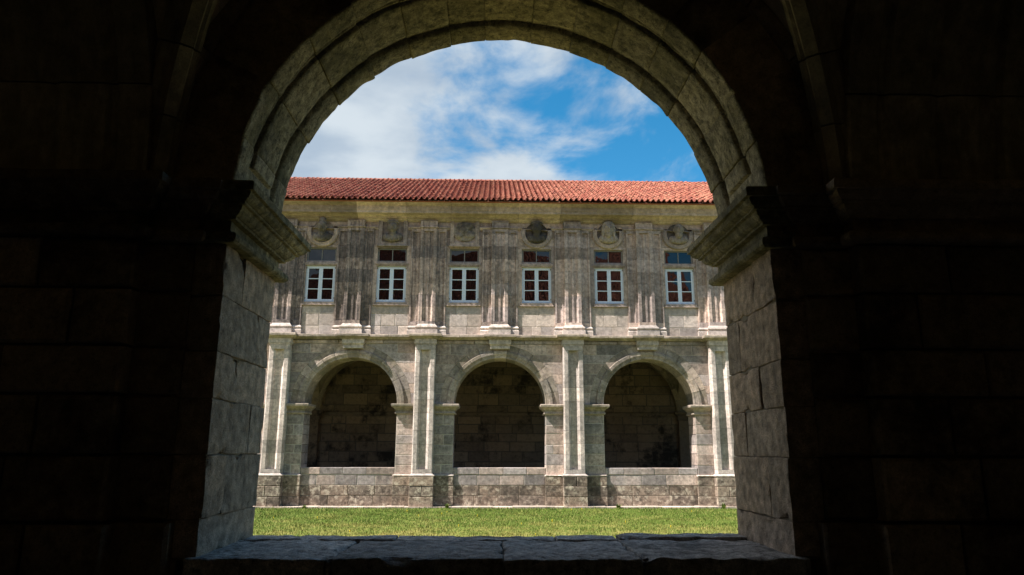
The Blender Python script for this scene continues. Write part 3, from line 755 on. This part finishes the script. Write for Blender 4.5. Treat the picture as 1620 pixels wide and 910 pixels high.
# ---------------------------------------------------------------- near wing, the archway we look through
near = empty('cloister_archway', (0, T/2, 0))
tag(near, 'dark foreground stone archway with coffered soffit and moulded imposts framing the courtyard', 'archway')
NZ, NR, NV = 3.17, 1.5, 1.92
SILL = 1.256
# jamb stones
for s, zl in ((-1, [1.25, 1.435, 1.75, 2.038, 2.286, 2.588, 2.875]), (1, [1.25, 1.423, 1.743, 2.007, 2.256, 2.579, 2.875])):
    for k, (a, b_) in enumerate(zip(zl[:-1], zl[1:])):
        ys = [0, [.86, .27, .60, .33, .62, .30][k] if k else .855, .855]
        if k == 0: ys = [0, .855]
        for q, (c_, d) in enumerate(zip(ys[:-1], ys[1:])):
            e = J(.006); x0, x1 = (-2.05, -1.5+e) if s < 0 else (1.5+e, 2.05)
            rough_block('jamb_stone', near, x0, x1, c_, d, a, b_, 'jamb', res=.04, rad=.005, amp=.0035, g=.0015, seed=k*7+q*3+s, chip=.011)
NIMP = [(-.05, 2.872), (.05, 2.872), (.066, 2.884), (.07, 2.90), (.066, 2.918), (.05, 2.93), (.035, 2.932), (.020, 2.936), (.016, 2.95), (.016, 3.0), (.05, 3.003), (.052, 3.016), (.062, 3.018), (.08, 3.03), (.095, 3.048), (.10, 3.066), (.120, 3.068), (.120, 3.08), (.130, 3.083), (.148, 3.095), (.157, 3.112), (.158, 3.124), (.178, 3.126), (.178, 3.168), (.165, 3.182), (-.05, 3.186)]
for s in (-1, 1):
    def pth(l): return l if s < 0 else [(-x_, y_) for x_, y_ in l][::-1]
    sweep('impost', near, pth([(-1.66, 0), (-1.5, 0), (-1.5, .598)]), NIMP, 'soffit', sub=.03, jit=.0035)
    sweep('impost', near, pth([(-1.5, .604), (-1.5, .855), (-1.95, .855)]), NIMP, 'soffit', sub=.03, jit=.0035)
    sweep('respond_cornice', near, pth([(-1.93, -.03), (-1.662, -.03), (-1.662, .0)]), NIMP, 'inner', sub=.05, jit=.006)
    sweep('respond_cornice', near, pth([(-2.95, -.05), (-2.95, -.13), (-1.92, -.13), (-1.92, -.035)]), NIMP, 'inner', sub=.05, jit=.006)
# voussoirs with a coffered soffit
PRO = [(0, .010), (.010, .002), (.02, 0), (.12, 0), (.16, .003), (.18, .010), (.195, .022), (.203, .034), (.212, .026), (.226, .025), (.234, .036), (.243, .033), (.25, .012), (.262, .004), (.30, .003), (.42, .002), (.55, .003), (.585, .005), (.595, .018), (.603, .034), (.613, .027), (.628, .026), (.637, .038), (.646, .033), (.654, .012), (.665, .0), (.76, 0), (.835, 0), (.848, .003), (.855, .012)]
def soffit_depth(a, y, d):
    lim = 9.5
    e = min(a, 180-a)
    if e < lim-1.1: return d if (y < .02 or y > .575) and (y < .02 or y > .66 or e > 2) else (d if y >= .575 else 0.)
    if e < lim+.0 and .19 < y < .61: return .03
    return d
ed = [0, 13.5, 25.5, 38, 48.5, 60, 71, 82, 94.5, 104, 115.5, 127, 139.5, 153, 167, 180]
for q, (a0, a1) in enumerate(zip(ed[:-1], ed[1:])):
    k = max(10, int((a1-a0)*1.3)); g = .02; v = []; f = []; dr = J(.005); m_ = len(PRO)
    angs = sorted(set([a0+g, a0+g+.2, a1-g-.2, a1-g]+[a0+g+(a1-a0-2*g)*i/k for i in range(1, k)]+[x_ for x_ in (8.2, 8.5, 9.3, 9.6, 180-8.2, 180-8.5, 180-9.3, 180-9.6) if a0+g < x_ < a1-g]))
    n = len(angs)
    for i, a in enumerate(angs):
        t = R(a); en = .004 if i in (0, n-1) else 0
        row = []
        for y, d in PRO:
            p = Vector((math.cos(t), y, math.sin(t)))
            rr = NR+dr+soffit_depth(a, y, d)+en+noise.noise(p*9)*.006+noise.noise(p*24+Vector((q, 0, 0)))*.005
            if y < .03 or y > .83: rr += max(0, noise.noise(p*7+Vector((q*3, 1, 2)))-.1)*.022
            row.append((rr*math.cos(t), y, NZ+rr*math.sin(t)))
        # face back to the wall at both sides
        row = [(NV*math.cos(t), .0+J(.0), NZ+NV*math.sin(t))]+row+[(NV*math.cos(t), .855, NZ+NV*math.sin(t))]
        v += row
    mm = m_+2
    for i in range(n-1):
        for w in range(mm):
            f.append((i*mm+w, i*mm+(w+1) % mm, (i+1)*mm+(w+1) % mm, (i+1)*mm+w))
    f += [tuple(range(mm)), tuple(range((n-1)*mm, n*mm))[::-1]]
    o = mk('voussoir', v, f, 'soffit', near, True)
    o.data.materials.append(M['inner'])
    for p in o.data.polygons:                         # the face towards the gallery takes the inner wall stone
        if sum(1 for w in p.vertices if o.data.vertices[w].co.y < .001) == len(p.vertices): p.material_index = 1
        if len(p.vertices) > 4 or p.material_index: p.use_smooth = False
# sill slabs: a main row and an outer lip with an open joint
xs = [-1.56, -.83, .02, .71, 1.56]
for q, (a, b_) in enumerate(zip(xs[:-1], xs[1:])):
    rough_block('sill_slab', near, a, b_, -.045, .66+J(.02), 1.02, SILL+J(.004), 'sill', res=.028, rad=.010, amp=.009, g=.002, seed=q+3, chip=.02)
xs = [-1.56, -.62, .35, .72, 1.56]
for q, (a, b_) in enumerate(zip(xs[:-1], xs[1:])):
    rough_block('sill_lip', near, a, b_, .70, .90, 1.0, SILL+[.006, .0, .004, .018][q], 'sill', res=.03, rad=.008, amp=.005, g=.002, seed=q+13, chip=.012)
mb = MB(); mb.box(-1.6, 1.6, .02, .84, .1, 1.19); mb.build('parapet_core', 'mortar_dark', near)
for a, b_ in zip([.15, .55, .80], [.55, .80, 1.02]):
    xs = splits(-1.6, 1.6, .8)
    for c_, d in zip(xs[:-1], xs[1:]): block('parapet_stone', near, c_, d, a, b_, 0, .3, 'inner', b=.012)
mb = MB(); mb.box(-2.04, -1.518, .02, .835, 1.24, 2.88); mb.build('jamb_mortar', 'mortar_brown', near)
mb = MB(); mb.box(1.518, 2.04, .02, .835, 1.24, 2.88); mb.build('jamb_mortar', 'mortar_brown', near)
# stepped responds beside the arch, inner wall stones
for s in (-1, 1):
    def xx(a, b_): return (a, b_) if s > 0 else (-b_, -a)
    zl = [.15, .55, 1.0, 1.43, 1.75, 2.05, 2.30, 2.60, 2.875]
    for k, (a, b_) in enumerate(zip(zl[:-1], zl[1:])):
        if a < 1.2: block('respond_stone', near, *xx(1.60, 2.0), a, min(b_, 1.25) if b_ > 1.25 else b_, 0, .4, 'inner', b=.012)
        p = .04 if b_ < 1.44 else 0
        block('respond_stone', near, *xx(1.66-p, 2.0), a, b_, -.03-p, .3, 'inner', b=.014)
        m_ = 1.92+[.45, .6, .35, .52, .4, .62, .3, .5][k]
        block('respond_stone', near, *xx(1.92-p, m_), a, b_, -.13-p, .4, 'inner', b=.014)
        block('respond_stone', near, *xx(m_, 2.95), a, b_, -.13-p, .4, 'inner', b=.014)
    mb = MB(); mb.box(*xx(2.04, 2.9), -.1, .84, .05, 3.17); mb.build('pier_core', 'mortar_dark', near)
    # transverse arch springing from the respond, over our heads
    for q in range(12):
        a0, a1 = 180*q/12, 180*(q+1)/12; v = []
        pr = [(0, .012), (.012, 0), (.16, 0), (.18, .03), (.21, .03), (.23, 0), (.46, .0), (.52, .035), (.58, .0), (.80, 0), (.82, .03), (.85, .03), (.87, 0), (1.018, 0), (1.03, .012)]
        nn = 5
        for i in range(nn+1):
            t = R(a0+.12+(a1-a0-.24)*i/nn)
            for w, d in pr:
                rr = 1.0+d/2.1
                v.append((s*(1.92+w), -2.25+2.10*rr*math.cos(t), 3.18+2.05*rr*math.sin(t)))
            for w in (1.03, 0): v.append((s*(1.92+w), -2.25+2.35*math.cos(t), 3.18+2.45*math.sin(t)))
        m_ = len(pr)+2
        f = [(i*m_+w, i*m_+(w+1) % m_, (i+1)*m_+(w+1) % m_, (i+1)*m_+w) for i in range(nn) for w in range(m_)]+[tuple(range(m_)), tuple(range(nn*m_, (nn+1)*m_))]
        mk('transverse_voussoir', v, f, 'vault', near)
v, f = groin(-1.95, 1.95, 0.02, -4.52, NZ, 2.0, 36)
web = mk('vault_web', v, f, 'vault', near, True)
for p in ((-1.93, -.02), (1.93, -.02), (-1.93, -4.48), (1.93, -4.48)): rib('rib_stone', web, p, (0, -2.25), NZ+.02, 2.0, 'vault', r=.10, n=8)
for c0 in (-4.85, 4.85):
    v, f = groin(c0-1.95, c0+1.95, 0.02, -4.52, NZ, 2.0, 24); mk('vault_web', v, f, 'vault', near, True)
# wall rib round the lunette
for q in range(14):
    a0, a1 = 180*q/14+.15, 180*(q+1)/14-.15; v = []
    pr = [(1.96, .02), (1.96, -.075), (1.93, -.085), (1.90, -.07), (1.885, -.03), (1.885, .02)]
    for i in range(5):
        t = R(a0+(a1-a0)*i/4); v += [(r*math.cos(t), y, NZ+.02+r*1.02*math.sin(t)) for r, y in pr]
    m_ = 6; f = [(i*m_+w, i*m_+(w+1) % m_, (i+1)*m_+(w+1) % m_, (i+1)*m_+w) for i in range(4) for w in range(m_)]+[tuple(range(m_)), tuple(range(4*m_, 5*m_))]
    mk('wall_rib_stone', v, f, 'inner', near)
# the rest of the gallery and of the wing above, outside the picture but shading it and seen in the window panes
mb = MB()
for c0 in (-4.84, 0, 4.84):
    for s in (-1, 1):
        arc = [(c0+s*1.88*math.cos(R(t)), NZ+1.88*math.sin(R(t))) for t in range(0, 91, 5)] if c0 == 0 else [(c0+s*1.5*math.cos(R(t)), NZ+1.5*math.sin(R(t))) for t in range(0, 91, 5)]
        poly = [(c0+s*2.42, NZ)]+arc+[(c0, 5.6), (c0+s*2.42, 5.6)]
        n = len(poly)
        mb.add([(px_, .06, z) for px_, z in poly]+[(px_, .84, z) for px_, z in poly], [tuple(range(n)), tuple(range(n, 2*n))]+[(i, (i+1) % n, (i+1) % n+n, i+n) for i in range(n)])
for s in (-1, 1):
    def sb(a, b_, *k): mb.box(min(s*a, s*b_), max(s*a, s*b_), *k)
    sb(2.0, 3.34, .06, .84, 0, NZ); sb(6.34, 13, .06, .84, 0, NZ); sb(7.26, 13, .06, .84, NZ, 5.6); sb(3.34, 6.34, .06, .84, 0, 1.25)
    sb(7.3, 7.6, -4.9, .1, 0, 5.7)
mb.box(-13, 13, .1, .84, 5.6, 9.95)
mb.box(-13, 13, -4.9, -4.52, 0, 5.7); mb.box(-13, 13, -4.9, .1, 5.45, 5.8)
mb.build('wall_core', 'ashlar', near)
for a, b_ in zip([.15, .7, 1.3, 1.9, 2.5], [.7, 1.3, 1.9, 2.5, 3.1]):
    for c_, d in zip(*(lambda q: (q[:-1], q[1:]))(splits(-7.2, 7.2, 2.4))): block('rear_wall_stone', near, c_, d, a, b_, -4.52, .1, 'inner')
mb = MB(); mb.box(-7.3, 7.3, -4.6, -4.50, 0, 5.6); mb.box(-7.32, -7.25, -4.6, .1, 0, 5.6); mb.box(7.25, 7.32, -4.6, .1, 0, 5.6); mb.box(-3.34, -2.9, -.02, .055, 0, 5.3); mb.box(2.9, 3.34, -.02, .055, 0, 5.3)
mb.box(-7.3, -2.9, -4.6, .05, 5.25, 5.3); mb.box(2.9, 7.3, -4.6, .05, 5.25, 5.3)
mb.build('gallery_lining', 'inner', near)
gf = mk('gallery_floor', [(-7.3, -4.6, .15), (7.3, -4.6, .15), (7.3, .1, .15), (-7.3, .1, .15)], [(0, 1, 2, 3)], 'floor'); tag(gf, kind='structure')
# near roof: slope down to the courtyard, lengthened and tiles enlarged for pane reflections
ny_, nz_ = T+.86, 9.965; rl = 17.; r2 = int(rl/ROWL)
mb = MB(); Rn = Matrix.Rotation(math.pi, 4, 'Z') @ Rt
ltv, ltf = tile_geo(8); ltv = [(p[0]*1.6, p[1], p[2]*2.) for p in ltv]
for r_ in range(r2):
    s0 = r_*ROWL
    for c_ in range(int(26/PIT/1.6)):
        mt = Matrix.Translation((-13+PIT*1.6*(c_+.5), ny_-s0*cosr, nz_+s0*cosr*SL)) @ Rn
        mb.add([tuple(mt @ Vector(p)) for p in ltv], ltf)
nrf = mk('roof', [(-13, ny_-.1, nz_-.02), (13, ny_-.1, nz_-.02), (13, ny_-rl*cosr, nz_+rl*cosr*SL-.03), (-13, ny_-rl*cosr, nz_+rl*cosr*SL-.03), (13, ny_-rl*cosr*2, nz_), (-13, ny_-rl*cosr*2, nz_), (13, -4.8, nz_-.02), (-13, -4.8, nz_-.02)], [(0, 1, 2, 3), (3, 2, 4, 5), (0, 1, 6, 7)], 'tiles', near)
o = mb.build('roof_tiles', 'tiles', nrf, True); o['kind'] = 'stuff'; o['keepn'] = 1
# weeds at the foot of the far wall
def tuft(x, y, h_, n, label):
    mb = MB()
    for i in range(n):
        a = rnd.uniform(0, 6.28); l = rnd.uniform(.4, 1)*h_; o = rnd.uniform(.02, .10); w = rnd.uniform(.008, .016)
        bx_, by_ = x+J(.05), y+J(.03); px_, py_ = -math.sin(a)*w, math.cos(a)*w
        mx_, my_ = bx_+math.cos(a)*o*.5, by_+math.sin(a)*o*.5
        mb.add([(bx_-px_*.5, by_-py_*.5, -.01), (bx_+px_*.5, by_+py_*.5, -.01), (mx_+px_, my_+py_, l*.6), (mx_-px_, my_-py_, l*.6), (bx_+math.cos(a)*o*1.3, by_+math.sin(a)*o*1.3, l)], [(0, 1, 2, 3), (3, 2, 4)])
    tag(mb.build('weed', 'grass'), label, 'weed')
tuft(-1.47, D-.50, .17, 40, 'green weed tuft at the foot of the pier left of the middle arch')
tuft(3.86, D-.50, .16, 46, 'low green weeds by the kerb under the right arch')
tuft(-5.86, D-.50, .12, 26, 'small weed tuft by the kerb at the left pier')
tuft(7.15, D-.52, .20, 34, 'green weed tuft at the foot of the rightmost pilaster')
# parts were built in world space: undo the parents' offset
bpy.context.view_layer.update()
for root in (far, near):
    inv = Matrix.Translation(root.location).inverted()
    for o in root.children: o.matrix_parent_inverse = inv
fix_normals()
